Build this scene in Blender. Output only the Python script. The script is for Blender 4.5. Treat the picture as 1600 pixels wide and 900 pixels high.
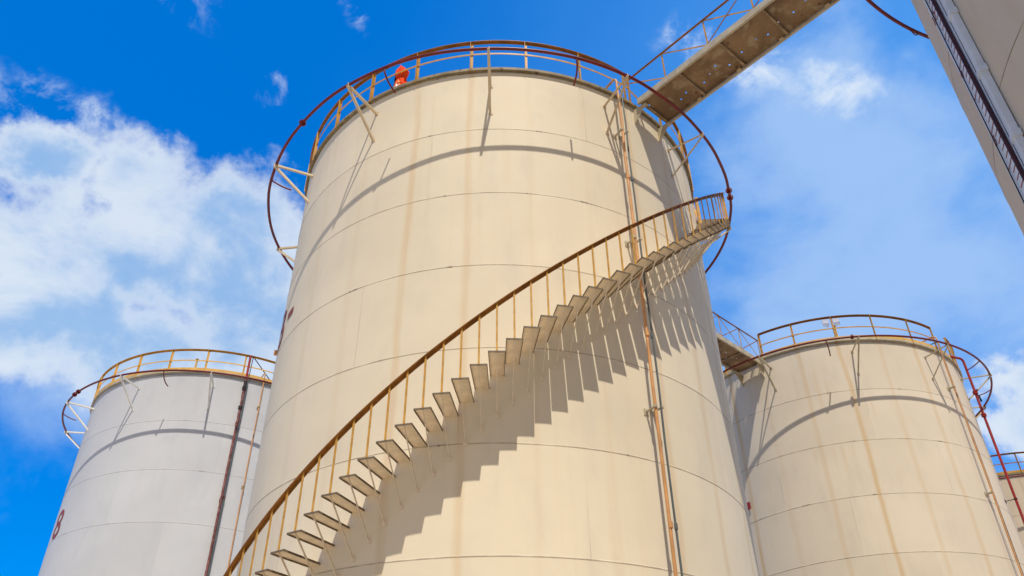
import bpy, bmesh, math, random
from mathutils import Vector, Matrix, noise

random.seed(7)
scene = bpy.context.scene
for o in list(bpy.data.objects):
    bpy.data.objects.remove(o, do_unlink=True)
PI = math.pi
R_ = math.radians
cos, sin = math.cos, math.sin
CAM_H = 1.5

# ------------------------------------------------------------------ camera
cam_d = bpy.data.cameras.new('camera')
cam = bpy.data.objects.new('camera', cam_d)
scene.collection.objects.link(cam)
PITCH, ROLL, FPX = 0.62566, -0.00894, 1291.43
fw = Vector((0, cos(PITCH), sin(PITCH)))
up0 = Vector((0, -sin(PITCH), cos(PITCH)))
rt0 = Vector((1, 0, 0))
rt = rt0 * cos(ROLL) + up0 * sin(ROLL)
up = up0 * cos(ROLL) - rt0 * sin(ROLL)
m = Matrix((rt, up, -fw)).transposed().to_4x4()
m.translation = Vector((0, 0, CAM_H))
cam.matrix_world = m
cam_d.sensor_width = 36.0
cam_d.lens = 36.0 * FPX / 1600.0
cam_d.clip_start = 0.05
cam_d.clip_end = 5000
scene.camera = cam

# ------------------------------------------------------------------ exposure
vs = scene.view_settings
vs.view_transform = 'Standard'
vs.look = 'None'
vs.exposure = 0.0
vs.gamma = 1.0
vs.use_curve_mapping = False
scene.render.resolution_x, scene.render.resolution_y = 1024, 576

# ------------------------------------------------------------------ sun
SUN_EL, SUN_AZ = R_(63.3), R_(-81.0)          # azimuth from +X, counter-clockwise
L = Vector((cos(SUN_EL) * cos(SUN_AZ), cos(SUN_EL) * sin(SUN_AZ), sin(SUN_EL)))
sd = bpy.data.lights.new('sun', 'SUN')
sd.energy = 4.6
sd.angle = R_(0.53)
sd.color = (1.0, 0.93, 0.82)
sun = bpy.data.objects.new('sun', sd)
scene.collection.objects.link(sun)
sun.rotation_euler = (-L).to_track_quat('-Z', 'Y').to_euler()
sun.location = (0, 0, 40)


# ------------------------------------------------------------------ node helper
class N:
    def __init__(self, tree):
        self.t = tree

    def new(self, typ, **kw):
        n = self.t.nodes.new(typ)
        for k, v in kw.items():
            setattr(n, k, v)
        return n

    def put(self, sock, v):
        if v is None:
            return
        if isinstance(v, bpy.types.NodeSocket):
            self.t.links.new(v, sock)
        else:
            sock.default_value = v

    def m(self, op, a, b=None, c=None, clamp=False):
        n = self.new('ShaderNodeMath', operation=op)
        n.use_clamp = clamp
        for i, v in enumerate((a, b, c)):
            self.put(n.inputs[i], v)
        return n.outputs[0]

    def smooth(self, v, lo, hi, a=0.0, b=1.0):
        n = self.new('ShaderNodeMapRange', interpolation_type='SMOOTHSTEP')
        for i, x in enumerate((v, lo, hi, a, b)):
            self.put(n.inputs[i], x)
        return n.outputs[0]

    def noise(self, vec, scale, detail=4, rough=0.55, dist=0.0, dim='3D', w=None):
        n = self.new('ShaderNodeTexNoise', noise_dimensions=dim)
        if dim != '1D':
            self.put(n.inputs['Vector'], vec)
        if w is not None:
            self.put(n.inputs['W'], w)
        n.inputs['Scale'].default_value = scale
        n.inputs['Detail'].default_value = detail
        n.inputs['Roughness'].default_value = rough
        n.inputs['Distortion'].default_value = dist
        return n.outputs[0]

    def mix(self, fac, a, b):
        n = self.new('ShaderNodeMix', data_type='RGBA')
        self.put(n.inputs[0], fac)
        for s, v in ((n.inputs[6], a), (n.inputs[7], b)):
            if isinstance(v, tuple) and len(v) == 3:
                v = (*v, 1)
            self.put(s, v)
        return n.outputs[2]

    def comb(self, x, y, z):
        n = self.new('ShaderNodeCombineXYZ')
        for i, v in enumerate((x, y, z)):
            self.put(n.inputs[i], v)
        return n.outputs[0]

    def sep(self, v):
        n = self.new('ShaderNodeSeparateXYZ')
        self.put(n.inputs[0], v)
        return n.outputs

    def vscale(self, v, s):
        n = self.new('ShaderNodeVectorMath', operation='MULTIPLY')
        self.put(n.inputs[0], v)
        n.inputs[1].default_value = s
        return n.outputs[0]


# ------------------------------------------------------------------ world: sky and clouds
world = bpy.data.worlds.new('World')
scene.world = world
world.use_nodes = True
wt = world.node_tree
wt.nodes.clear()
w = N(wt)
out = w.new('ShaderNodeOutputWorld')
bg = w.new('ShaderNodeBackground')
SKY_STRENGTH = 0.15
k0 = 1.0 / SKY_STRENGTH
bg.inputs[1].default_value = SKY_STRENGTH
wt.links.new(bg.outputs[0], out.inputs[0])
sky = w.new('ShaderNodeTexSky', sky_type='NISHITA')
sky.sun_disc = False
sky.sun_elevation = SUN_EL
sky.sun_rotation = PI / 2 - SUN_AZ
sky.altitude = 50
sky.air_density = 1.0
sky.dust_density = 0.05
sky.ozone_density = 3.0
tc = w.new('ShaderNodeTexCoord')
d = tc.outputs['Generated']
dx, dy, dz = w.sep(d)
wn_ = w.new('ShaderNodeTexNoise', noise_dimensions='3D')
w.put(wn_.inputs['Vector'], d)
wn_.inputs['Scale'].default_value = 9.0
wn_.inputs['Detail'].default_value = 6
wn_.inputs['Roughness'].default_value = 0.6
wr, wg, wb_ = w.sep(wn_.outputs['Color'])
az = w.m('ADD', w.m('DEGREES', w.m('ARCTAN2', dx, dy)), w.m('MULTIPLY', w.m('SUBTRACT', wr, 0.5), 11.0))
el = w.m('ADD', w.m('DEGREES', w.m('ARCSINE', dz)), w.m('MULTIPLY', w.m('SUBTRACT', wg, 0.5), 8.0))


def blob(a, e, ra, re, s=1.0, soft=1.0):
    q = w.m('ADD', w.m('POWER', w.m('DIVIDE', w.m('SUBTRACT', az, a), ra), 2.0),
            w.m('POWER', w.m('DIVIDE', w.m('SUBTRACT', el, e), re), 2.0))
    # 1 at the middle, 0 at the ellipse, negative outside
    v = w.m('SUBTRACT', 1.0, w.m('SQRT', q))
    v = w.m('MAXIMUM', v, -1.0)
    return v if s == 1.0 else w.m('SUBTRACT', v, 1.0 - s)


def union(lst):
    r = lst[0]
    for x in lst[1:]:
        n = w.new('ShaderNodeMath', operation='SMOOTH_MAX')
        w.put(n.inputs[0], r)
        w.put(n.inputs[1], x)
        n.inputs[2].default_value = 0.25
        r = n.outputs[0]
    return r


# deep blue of the clear sky: the Nishita colour, pushed in saturation as the photo's is
hs = w.new('ShaderNodeHueSaturation')
hs.inputs['Hue'].default_value = 0.507
hs.inputs['Saturation'].default_value = 1.62
hs.inputs['Value'].default_value = 1.60
wt.links.new(sky.outputs[0], hs.inputs['Color'])
clear = w.mix(0.55, hs.outputs[0], (0.0, 0.178 * k0, 0.70 * k0))

n_big = w.noise(d, 10.0, 12, 0.60, 0.12)
n_fine = w.noise(d, 34.0, 9, 0.62, 0.0)
n_soft = w.noise(w.vscale(d, (1, 1, 1.5)), 7.0, 9, 0.56, 0.25)
n_wisp = w.noise(w.vscale(d, (1.0, 1.0, 1.2)), 17.0, 11, 0.62, 0.3)

cum = union([blob(-38, 33.4, 11, 5.7), blob(-30, 36.0, 9, 5.8), blob(-22, 36.2, 9, 6.0),
             blob(-31, 29.2, 14, 5.2), blob(-38.5, 38.4, 3.6, 2.2), blob(-17, 31, 9, 6),
             blob(-49, 32.6, 12, 5.8), blob(-25, 38.2, 7.5, 2.6), 
             blob(34.8, 22.6, 3.6, 2.9), blob(38.5, 20, 5, 4), blob(70, 26, 18, 8), blob(-95, 24, 20, 8)])
f1 = w.m('ADD', cum, w.m('ADD', w.m('MULTIPLY', w.m('SUBTRACT', n_big, 0.5), 1.55),
                         w.m('MULTIPLY', w.m('SUBTRACT', n_fine, 0.5), 0.5)))
a1 = w.smooth(f1, -0.06, 0.46)
veil = union([blob(33, 34, 19, 11), blob(26, 31, 14, 9), blob(44, 32, 20, 14), blob(28, 41, 12, 9), blob(-29, 27, 13, 7.5)])
f2 = w.m('ADD', veil, w.m('MULTIPLY', w.m('SUBTRACT', n_soft, 0.5), 2.0))
wide = w.m('MULTIPLY', w.smooth(blob(44, 36, 66, 50), 0.0, 0.9), 0.62)
a2 = w.m('MULTIPLY', w.smooth(f2, -0.25, 0.85), 0.62)
wis = union([blob(26.4, 47.6, 3.6, 2.2), blob(30.4, 45.0, 4.4, 1.5), blob(19.0, 51.0, 3.6, 2.0), blob(-39.5, 41.3, 4.0, 1.7), blob(-35.8, 41.0, 2.4, 1.2), blob(-41, 16, 5, 3),
             blob(-23.6, 46.7, 1.3, .8), blob(-34.0, 50.2, 3.6, 1.2), blob(-15.9, 53.3, 1.6, .9)])
a3 = w.m('MULTIPLY', w.m('MULTIPLY', w.smooth(wis, -0.35, 0.65), w.smooth(n_wisp, 0.44, 0.72)), 0.9)

inv = lambda s: w.m('SUBTRACT', 1.0, s)
alpha_c = a1
thick = w.smooth(w.noise(w.vscale(d, (1, 1, 1.6)), 6.0, 8, 0.6, 0.3), 0.36, 0.62)
inner = w.smooth(f1, 0.15, 0.8)
shade = w.m('MULTIPLY', thick, inner)
k = 1.0 / SKY_STRENGTH
bright = (0.76 * k, 0.84 * k, 0.93 * k)
dim = (0.30 * k, 0.51 * k, 0.83 * k)
cloud_col = w.mix(w.m('MULTIPLY', shade, 0.95), bright, dim)
# neutral haze added to the unseen sunward sky, to cut its blue fill light
fill_veil = w.m('MULTIPLY', w.smooth(dy, 0.10, -0.60), w.smooth(dx, -0.95, -0.05, 0.35, 1.0))
clear = w.mix(w.m('MULTIPLY', fill_veil, 0.94), clear, (0.27 * k, 0.25 * k, 0.225 * k))
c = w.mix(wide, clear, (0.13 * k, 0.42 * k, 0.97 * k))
c = w.mix(a2, c, (0.50 * k, 0.68 * k, 0.95 * k))
c = w.mix(a3, c, (0.74 * k, 0.84 * k, 0.96 * k))
c = w.mix(w.m('MULTIPLY', alpha_c, 0.90), c, cloud_col)
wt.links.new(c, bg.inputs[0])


# ------------------------------------------------------------------ mesh helpers
class MB:
    """collects geometry of ONE mesh object"""

    def __init__(self):
        self.v, self.f = [], []

    def add(self, vs_, fs_):
        b = len(self.v)
        self.v += [tuple(x) for x in vs_]
        self.f += [tuple(i + b for i in f) for f in fs_]
        return self

    def bar(self, p, q, wd, ht=None, ref=(0, 0, 1)):
        """rectangular bar from p to q; wd across, ht along ref"""
        ht = ht or wd
        p, q, ref = Vector(p), Vector(q), Vector(ref)
        t = (q - p).normalized()
        if abs(t.dot(ref)) > 0.98:
            ref = Vector((1, 0, 0)) if abs(t.x) < 0.9 else Vector((0, 1, 0))
        s = t.cross(ref).normalized()
        u = s.cross(t).normalized()
        vs_ = []
        for e in (p, q):
            for a, b in ((-1, -1), (1, -1), (1, 1), (-1, 1)):
                vs_.append(e + s * (a * wd / 2) + u * (b * ht / 2))
        return self.add(vs_, [(3, 2, 1, 0), (4, 5, 6, 7), (0, 1, 5, 4), (1, 2, 6, 5), (2, 3, 7, 6), (3, 0, 4, 7)])

    def box(self, c, sx, sy, sz):
        c = Vector(c)
        return self.bar(c - Vector((0, 0, sz / 2)), c + Vector((0, 0, sz / 2)), sy, sx, (1, 0, 0))

    def angle(self, p, q, leg, th, ref=(0, 0, 1), flip=1):
        """L section from p to q"""
        p, q, ref = Vector(p), Vector(q), Vector(ref)
        t = (q - p).normalized()
        if abs(t.dot(ref)) > 0.98:
            ref = Vector((1, 0, 0))
        s = t.cross(ref).normalized() * flip
        u = ref - t * ref.dot(t)
        u.normalize()
        prof = [(0, 0), (leg, 0), (leg, th), (th, th), (th, leg), (0, leg)]
        vs_ = [e + s * (a - leg * .3) + u * (b - leg * .3) for e in (p, q) for a, b in prof]
        n = 6
        fs_ = [(i, (i + 1) % n, n + (i + 1) % n, n + i) for i in range(n)]
        fs_ += [(3, 2, 1, 0), (5, 4, 3, 0), (6, 7, 8, 9), (6, 9, 10, 11)]
        return self.add(vs_, fs_)

    def tube(self, pts, r, n=10, closed=False, cap=True):
        pts = [Vector(p) for p in pts]
        m_ = len(pts)
        ref = None
        vs_ = []
        for i, p in enumerate(pts):
            a = pts[i - 1] if (i > 0 or closed) else p
            b = pts[(i + 1) % m_] if (i < m_ - 1 or closed) else p
            t = (b - a).normalized()
            if ref is None:
                ref = Vector((0, 0, 1)) if abs(t.z) < 0.9 else Vector((1, 0, 0))
            s = t.cross(ref).normalized()
            u = s.cross(t).normalized()
            ref = u
            rr = r[i] if isinstance(r, (list, tuple)) else r
            for k_ in range(n):
                g = 2 * PI * k_ / n
                vs_.append(p + s * (cos(g) * rr) + u * (sin(g) * rr))
        fs_ = []
        rng = m_ if closed else m_ - 1
        for i in range(rng):
            j = (i + 1) % m_
            for k_ in range(n):
                l = (k_ + 1) % n
                fs_.append((i * n + k_, i * n + l, j * n + l, j * n + k_))
        if cap and not closed:
            fs_.append(tuple(range(n - 1, -1, -1)))
            fs_.append(tuple((m_ - 1) * n + k_ for k_ in range(n)))
        return self.add(vs_, fs_)

    def cyl(self, p, q, r, n=16):
        return self.tube([p, q], r, n)

    def sweep(self, frames, prof, closed=False):
        """frames: list of (origin, s, u); prof list of (a,b) (closed polygon)"""
        n = len(prof)
        m_ = len(frames)
        vs_ = [Vector(o) + Vector(s) * a + Vector(u) * b for o, s, u in frames for a, b in prof]
        fs_ = []
        for i in range(m_ if closed else m_ - 1):
            j = (i + 1) % m_
            for k_ in range(n):
                l = (k_ + 1) % n
                fs_.append((i * n + k_, i * n + l, j * n + l, j * n + k_))
        if not closed:
            fs_.append(tuple(range(n - 1, -1, -1)))
            fs_.append(tuple((m_ - 1) * n + k_ for k_ in range(n)))
        return self.add(vs_, fs_)

    def lathe(self, prof, n=192):
        """prof list of (r,z), open; around local z"""
        vs_ = [(r * cos(2 * PI * k_ / n), r * sin(2 * PI * k_ / n), z) for r, z in prof for k_ in range(n)]
        fs_ = []
        for i in range(len(prof) - 1):
            for k_ in range(n):
                l = (k_ + 1) % n
                fs_.append((i * n + k_, i * n + l, (i + 1) * n + l, (i + 1) * n + k_))
        return self.add(vs_, fs_)

    def mesh(self, name, mat, smooth=None):
        me = bpy.data.meshes.new(name)
        me.from_pydata([tuple(x) for x in self.v], [], self.f)
        bm = bmesh.new()
        bm.from_mesh(me)
        bmesh.ops.recalc_face_normals(bm, faces=bm.faces)
        bm.to_mesh(me)
        bm.free()
        if smooth:
            me.shade_smooth()
            me.set_sharp_from_angle(angle=R_(smooth))
        if mat:
            me.materials.append(mat)
        return me

    def build(self, name, mat, parent=None, smooth=None, loc=None, rz=0.0):
        return place(self.mesh(name, mat, smooth), name, parent, loc, rz)


def place(me, name, parent=None, loc=None, rz=0.0):
    o = bpy.data.objects.new(name, me)
    scene.collection.objects.link(o)
    if parent:
        o.parent = parent
    if loc is not None:
        o.location = loc
    o.rotation_euler.z = rz
    return o


def tag(o, label=None, cat=None, group=None, kind=None):
    for k_, v in (('label', label), ('category', cat), ('group', group), ('kind', kind)):
        if v:
            o[k_] = v
    return o


def empty(name, loc, label, cat, group=None):
    o = bpy.data.objects.new(name, None)
    scene.collection.objects.link(o)
    o.location = loc
    o.empty_display_size = 0.5
    return tag(o, label, cat, group)


def pol(r, a, z):
    return Vector((r * cos(a), r * sin(a), z))


# ------------------------------------------------------------------ materials
def new_mat(name):
    mt = bpy.data.materials.new(name)
    mt.use_nodes = True
    nt = mt.node_tree
    nt.nodes.clear()
    n = N(nt)
    o = n.new('ShaderNodeOutputMaterial')
    b = n.new('ShaderNodeBsdfPrincipled')
    nt.links.new(b.outputs[0], o.inputs[0])
    return mt, n, b


def coords(n):
    return n.new('ShaderNodeTexCoord').outputs['Object']


def bump(n, b, h, strength=0.4, dist=0.01):
    bn = n.new('ShaderNodeBump')
    bn.inputs['Strength'].default_value = strength
    bn.inputs['Distance'].default_value = dist
    n.put(bn.inputs['Height'], h)
    n.t.links.new(bn.outputs[0], b.inputs['Normal'])


def paint(name, col, rough=0.5, rust=0.15, var=0.12, rust_col=(0.16, 0.06, 0.025), scale=4.0, spec=0.35):
    """weathered paint on steel: patchy tone and rust blooms"""
    mt, n, b = new_mat(name)
    co = coords(n)
    a = n.noise(co, scale, 5, 0.6)
    bq = n.noise(co, scale * 3.7, 6, 0.65, 0.3)
    dark = tuple(x * (1 - 1.6 * var) for x in col)
    lite = tuple(min(1, x * (1 + var)) for x in col)
    c = n.mix(n.smooth(a, 0.3, 0.7), dark, lite)
    rm = n.smooth(n.m('ADD', n.m('MULTIPLY', bq, 0.7), n.m('MULTIPLY', a, 0.3)), 0.68 - rust * 0.5, 0.78 - rust * 0.5)
    c = n.mix(n.m('MULTIPLY', rm, min(1.0, 0.5 + rust)), c, rust_col)
    n.put(b.inputs['Base Color'], c)
    n.put(b.inputs['Roughness'], n.m('ADD', rough, n.m('MULTIPLY', rm, 0.25)))
    b.inputs['Specular IOR Level'].default_value = spec
    bump(n, b, bq, 0.25, 0.004)
    return mt


def shell_mat(name, col, Rr, z1, h, post0, dpost, streak_col, streak, dirt=0.5, cool=0.0, seed=0.0):
    """cream tank paint: weld lines, staggered plate joints, rust runs below the rail posts"""
    mt, n, b = new_mat(name)
    co = coords(n)
    x, y, z = n.sep(co)
    ang = n.m('ARCTAN2', y, x)
    arc = n.m('MULTIPLY', ang, Rr)
    # ---- tone
    big = n.noise(n.comb(arc, z, seed), 0.35, 4, 0.55)
    mid = n.noise(n.comb(n.m('MULTIPLY', arc, 1.0), n.m('MULTIPLY', z, 0.35), seed + 3), 1.6, 5, 0.6)
    c = n.mix(n.smooth(big, 0.3, 0.7), tuple(v * 0.94 for v in col), tuple(min(1, v * 1.03) for v in col))
    greyer = (col[0] * 0.86, col[1] * 0.86, col[2] * 0.90)
    c = n.mix(n.m('MULTIPLY', n.smooth(mid, 0.48, 0.75), 0.55), c, greyer)
    # ---- course lines
    zc = n.m('DIVIDE', n.m('SUBTRACT', z, z1), h)
    idx = n.m('FLOOR', zc)
    fr = n.m('SUBTRACT', zc, idx)
    ds = n.m('MULTIPLY', n.m('MINIMUM', fr, n.m('SUBTRACT', 1.0, fr)), h)
    nearest = n.m('ROUND', zc)
    brk = n.noise(None, 1.3, 4, 0.65, dim='1D', w=n.m('ADD', n.m('MULTIPLY', arc, 1.0), n.m('MULTIPLY', nearest, 37.3)))
    line = n.m('SUBTRACT', 1.0, n.smooth(ds, 0.005, 0.017))
    lm = n.m('MULTIPLY', line, n.smooth(brk, 0.30, 0.62, 0.30, 1.0))
    spot = n.m('MULTIPLY', n.m('SUBTRACT', 1.0, n.smooth(ds, 0.012, 0.030)), n.smooth(brk, 0.66, 0.72))
    # ---- staggered vertical joints
    off = n.m('FRACT', n.m('MULTIPLY', idx, 0.381))
    vp = n.m('FRACT', n.m('ADD', n.m('MULTIPLY', ang, 6 / (2 * PI)), n.m('ADD', off, 8.13 + seed * .17)))
    vd = n.m('MULTIPLY', n.m('MINIMUM', vp, n.m('SUBTRACT', 1.0, vp)), 2 * PI * Rr / 6)
    vl = n.m('MULTIPLY', n.m('SUBTRACT', 1.0, n.smooth(vd, 0.004, 0.013)), n.smooth(n.noise(co, 0.8, 3), 0.4, 0.65, 0.05, 0.5))
    # ---- each plate of its own slight tone
    pn = n.new('ShaderNodeTexWhiteNoise', noise_dimensions='2D')
    plate_no = n.m('FLOOR', n.m('ADD', n.m('MULTIPLY', ang, 6 / (2 * PI)), n.m('ADD', off, 8.13 + seed * .17)))
    n.put(pn.inputs['Vector'], n.comb(plate_no, idx, 0.0))
    pv = n.m('ADD', 0.965, n.m('MULTIPLY', pn.outputs[0], 0.07))
    mulc = n.new('ShaderNodeVectorMath', operation='SCALE')
    n.put(mulc.inputs[0], c)
    n.put(mulc.inputs['Scale'], pv)
    c = mulc.outputs[0]
    # ---- rust runs below the posts
    s = n.m('DIVIDE', n.m('SUBTRACT', ang, R_(post0)), R_(dpost))
    si = n.m('ROUND', s)
    wob = n.m('MULTIPLY', n.m('SUBTRACT', n.noise(n.comb(0.0, si, n.m('MULTIPLY', z, 0.5)), 0.7, 3), 0.5), 0.22)
    sd_ = n.m('ABSOLUTE', n.m('ADD', n.m('MULTIPLY', n.m('SUBTRACT', s, si), R_(dpost) * Rr), wob))
    wn = n.new('ShaderNodeTexWhiteNoise', noise_dimensions='1D')
    n.put(wn.inputs['W'], n.m('ADD', si, 4.7 + seed))
    inten = n.smooth(wn.outputs[0], 0.1, 0.9, 0.25, 1.0)
    band = n.m('SUBTRACT', 1.0, n.smooth(sd_, 0.012, 0.12))
    run = n.noise(n.comb(n.m('MULTIPLY', arc, 9.0), n.m('MULTIPLY', z, 0.22), seed + 9), 1.0, 4, 0.6)
    band = n.m('MULTIPLY', n.m('MULTIPLY', band, inten), n.smooth(run, 0.30, 0.62, 0.45, 1.0))
    # ---- faint runs everywhere
    fine = n.noise(n.comb(n.m('MULTIPLY', arc, 4.2), n.m('MULTIPLY', z, 0.10), seed + 21), 1.0, 6, 0.62)
    fine = n.m('MULTIPLY', n.smooth(fine, 0.52, 0.74), n.smooth(n.noise(n.comb(arc, z, seed + 5), 0.5, 3), 0.42, 0.62))
    c = n.mix(n.m('MULTIPLY', fine, 0.45 * streak), c, streak_col)
    c = n.mix(n.m('MULTIPLY', band, streak), c, streak_col)
    c = n.mix(n.m('MULTIPLY', vl, dirt), c, (0.20, 0.15, 0.10))
    c = n.mix(n.m('MULTIPLY', lm, dirt), c, (0.17, 0.12, 0.075))
    c = n.mix(n.m('MULTIPLY', spot, dirt), c, (0.07, 0.045, 0.03))
    n.put(b.inputs['Base Color'], c)
    b.inputs['Roughness'].default_value = 0.62
    b.inputs['Specular IOR Level'].default_value = 0.14
    hgt = n.m('ADD', n.m('MULTIPLY', n.noise(n.comb(arc, z, seed), 1.1, 3, 0.5), 1.0), n.m('MULTIPLY', mid, 0.15))
    bump(n, b, hgt, 0.35, 0.02)
    return mt


CREAM = (0.78, 0.68, 0.50)
WHITE = (0.60, 0.61, 0.625)
M = {}
M['cream'] = paint('cream_paint', (0.62, 0.50, 0.33), 0.5, 0.04, 0.07)
M['tread'] = paint('tread_paint', (0.78, 0.66, 0.485), 0.55, 0.05, 0.08, (0.14, 0.08, 0.04), 6)
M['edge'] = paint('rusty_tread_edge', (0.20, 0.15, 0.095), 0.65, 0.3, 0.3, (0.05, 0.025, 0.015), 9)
M['dull_cream'] = paint('dull_cream_paint', (0.50, 0.43, 0.30), 0.55, 0.08, 0.12)
M['white'] = paint('white_paint', (0.78, 0.77, 0.73), 0.5, 0.03, 0.06)
M['rim'] = paint('weathered_rim', (0.27, 0.215, 0.12), 0.65, 0.30, 0.2, (0.06, 0.03, 0.02), 2.2)
M['ochre'] = paint('ochre_paint', (0.54, 0.285, 0.045), 0.5, 0.14, 0.15, (0.20, 0.085, 0.02))
M['ochre_brown'] = paint('browned_ochre', (0.30, 0.125, 0.022), 0.5, 0.2, 0.2, (0.12, 0.045, 0.015))
M['pale_yellow'] = paint('pale_yellow_paint', (0.74, 0.44, 0.10), 0.5, 0.05, 0.1, (0.25, 0.1, 0.03))
M['maroon'] = paint('maroon_paint', (0.17, 0.020, 0.018), 0.42, 0.10, 0.15, (0.06, 0.015, 0.012))
M['red'] = paint('red_paint', (0.33, 0.024, 0.020), 0.48, 0.12, 0.12, (0.16, 0.02, 0.015))
M['orange_pipe'] = paint('orange_conduit', (0.64, 0.315, 0.115), 0.5, 0.17, 0.14, (0.22, 0.08, 0.03), 2.5)
M['grey_pipe'] = paint('grey_conduit', (0.115, 0.13, 0.125), 0.4, 0.05, 0.12)
M['rod'] = paint('dark_red_rod', (0.045, 0.008, 0.007), 0.5, 0.05, 0.2)
M['dark'] = paint('dark_steel', (0.03, 0.024, 0.022), 0.5, 0.1, 0.2)
M['peel'] = paint('peeling_maroon', (0.24, 0.075, 0.065), 0.65, 0.30, 0.3, (0.34, 0.30, 0.28), 7)
M['letter'] = paint('faded_red_lettering', (0.30, 0.055, 0.035), 0.6, 0.03, 0.1)
M['bluewhite'] = paint('pale_board', (0.60, 0.66, 0.74), 0.4, 0.02, 0.05)
M['roof'] = paint('roof_paint', (0.55, 0.50, 0.40), 0.6, 0.1, 0.15)
def haze_plastic():
    mt_, n_, b_ = new_mat('translucent_plastic')
    a_ = n_.noise(coords(n_), 8, 4)
    n_.put(b_.inputs['Base Color'], n_.mix(a_, (0.75, 0.68, 0.70), (0.85, 0.82, 0.84)))
    b_.inputs['Roughness'].default_value = 0.4
    b_.inputs['Alpha'].default_value = 0.5
    return mt_


M['translucent'] = haze_plastic()
M['clear_plastic'] = paint('pale_plastic', (0.80, 0.74, 0.74), 0.35, 0.02, 0.06)


def deck_material():
    mt, n, b = new_mat('grimy_deck_plate')
    co = coords(n)
    a = n.noise(co, 1.3, 5, 0.55, 0.5)
    c = n.mix(n.smooth(a, 0.35, 0.68), (0.18, 0.108, 0.055), (0.30, 0.19, 0.10))
    halo = n.noise(co, 3.0, 4, 0.55, 0.45)
    c = n.mix(n.m('MULTIPLY', n.smooth(halo, 0.52, 0.70), 0.62), c, (0.42, 0.34, 0.225))
    vo = n.new('ShaderNodeTexVoronoi', feature='F1')
    n.put(vo.inputs['Vector'], co)
    vo.inputs['Scale'].default_value = 2.7
    wob = n.m('MULTIPLY', n.m('SUBTRACT', n.noise(co, 16, 4), 0.5), 0.20)
    dd = n.m('ADD', vo.outputs['Distance'], wob)
    rs = n.m('SUBTRACT', 1.0, n.smooth(dd, 0.05, 0.15))
    c = n.mix(n.m('MULTIPLY', rs, 0.85), c, (0.13, 0.05, 0.018))
    c = n.mix(n.m('MULTIPLY', n.smooth(n.noise(co, 9, 6, 0.7), 0.62, 0.72), 0.6), c, (0.16, 0.08, 0.04))
    n.put(b.inputs['Base Color'], c)
    b.inputs['Roughness'].default_value = 0.7
    bump(n, b, a, 0.4, 0.02)
    return mt


M['deck'] = deck_material()
M['rib'] = paint('rusty_rib', (0.34, 0.24, 0.145), 0.65, 0.28, 0.25, (0.09, 0.035, 0.015), 5)


def cloth_material(name, col):
    mt, n, b = new_mat(name)
    co = coords(n)
    a = n.noise(co, 9, 4)
    c = n.mix(n.smooth(a, 0.35, 0.65), tuple(v * .8 for v in col), col)
    n.put(b.inputs['Base Color'], c)
    b.inputs['Roughness'].default_value = 0.8
    b.inputs['Specular IOR Level'].default_value = 0.1
    return mt


M['cloth'] = cloth_material('orange_cloth', (0.95, 0.075, 0.012))
M['cloth_pale'] = cloth_material('pale_orange_cloth', (0.95, 0.36, 0.13))

# ------------------------------------------------------------------ ground
mt, n, b = new_mat('yard_concrete')
co = coords(n)
a = n.noise(co, 0.25, 6, 0.6)
bq = n.noise(co, 3.0, 6, 0.65)
c = n.mix(n.smooth(a, 0.3, 0.7), (0.40, 0.325, 0.235), (0.50, 0.415, 0.31))
c = n.mix(n.m('MULTIPLY', n.smooth(bq, 0.55, 0.7), 0.4), c, (0.25, 0.225, 0.19))
n.put(b.inputs['Base Color'], c)
b.inputs['Roughness'].default_value = 0.85
bump(n, b, bq, 0.3, 0.01)
G = MB()
S = 1500.0
G.add([(-S, -S, 0), (S, -S, 0), (S, S, 0), (-S, S, 0)], [(0, 1, 2, 3)])
g = G.build('ground', mt)
tag(g, kind='structure')


# ------------------------------------------------------------------ tanks
COURSE = 1.8


def ring_frames(r, z, n=160, a0=0.0, a1=2 * PI, closed=True):
    fr = []
    cnt = n if closed else n + 1
    for i in range(cnt):
        a = a0 + (a1 - a0) * i / n
        fr.append((pol(r, a, z), (cos(a), sin(a), 0), (0, 0, 1)))
    return fr


def make_shell(tk, Rr, top, z1, mat, seed):
    """plate courses, each with a slightly uneven surface and a raised weld at its edge"""
    zs = []
    z = z1
    while z > 0:
        z -= COURSE
    seams = []
    s = z + COURSE
    while s < top - 0.05:
        seams.append(s)
        s += COURSE
    marks = [0.0] + seams + [top]
    prof = [(0.0, 0.0)]
    for lo, hi in zip(marks[:-1], marks[1:]):
        if lo > 0:
            prof += [(lo - 0.06, 0.0), (lo - 0.022, 0.0), (lo - 0.012, 0.0), (lo - 0.005, 0.004), (lo + 0.005, 0.004), (lo + 0.012, 0.0), (lo + 0.022, 0.0), (lo + 0.06, 0.0)]
        nst = 7
        for j in range(1, nst):
            prof.append((lo + (hi - lo) * j / nst, None))
    prof.append((top, 0.0))
    n = 224
    mb = MB()
    vs_ = []
    for z, e in prof:
        near = min(abs(z - q) for q in seams)
        amp = 0.0045 * min(1.0, near / 0.5) + 0.0035
        for k_ in range(n):
            a = 2 * PI * k_ / n
            q = Vector((cos(a) * Rr * 0.55 + seed, sin(a) * Rr * 0.55, z * 0.55))
            dr = noise.noise(q) * amp
            r = Rr + dr - 0.002 + (e or 0.0)
            vs_.append((r * cos(a), r * sin(a), z))
    fs_ = []
    for i in range(len(prof) - 1):
        for k_ in range(n):
            l = (k_ + 1) % n
            fs_.append((i * n + k_, i * n + l, (i + 1) * n + l, (i + 1) * n + k_))
    mb.add(vs_, fs_)
    mb.build('shell', mat, tk, smooth=50)


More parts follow.
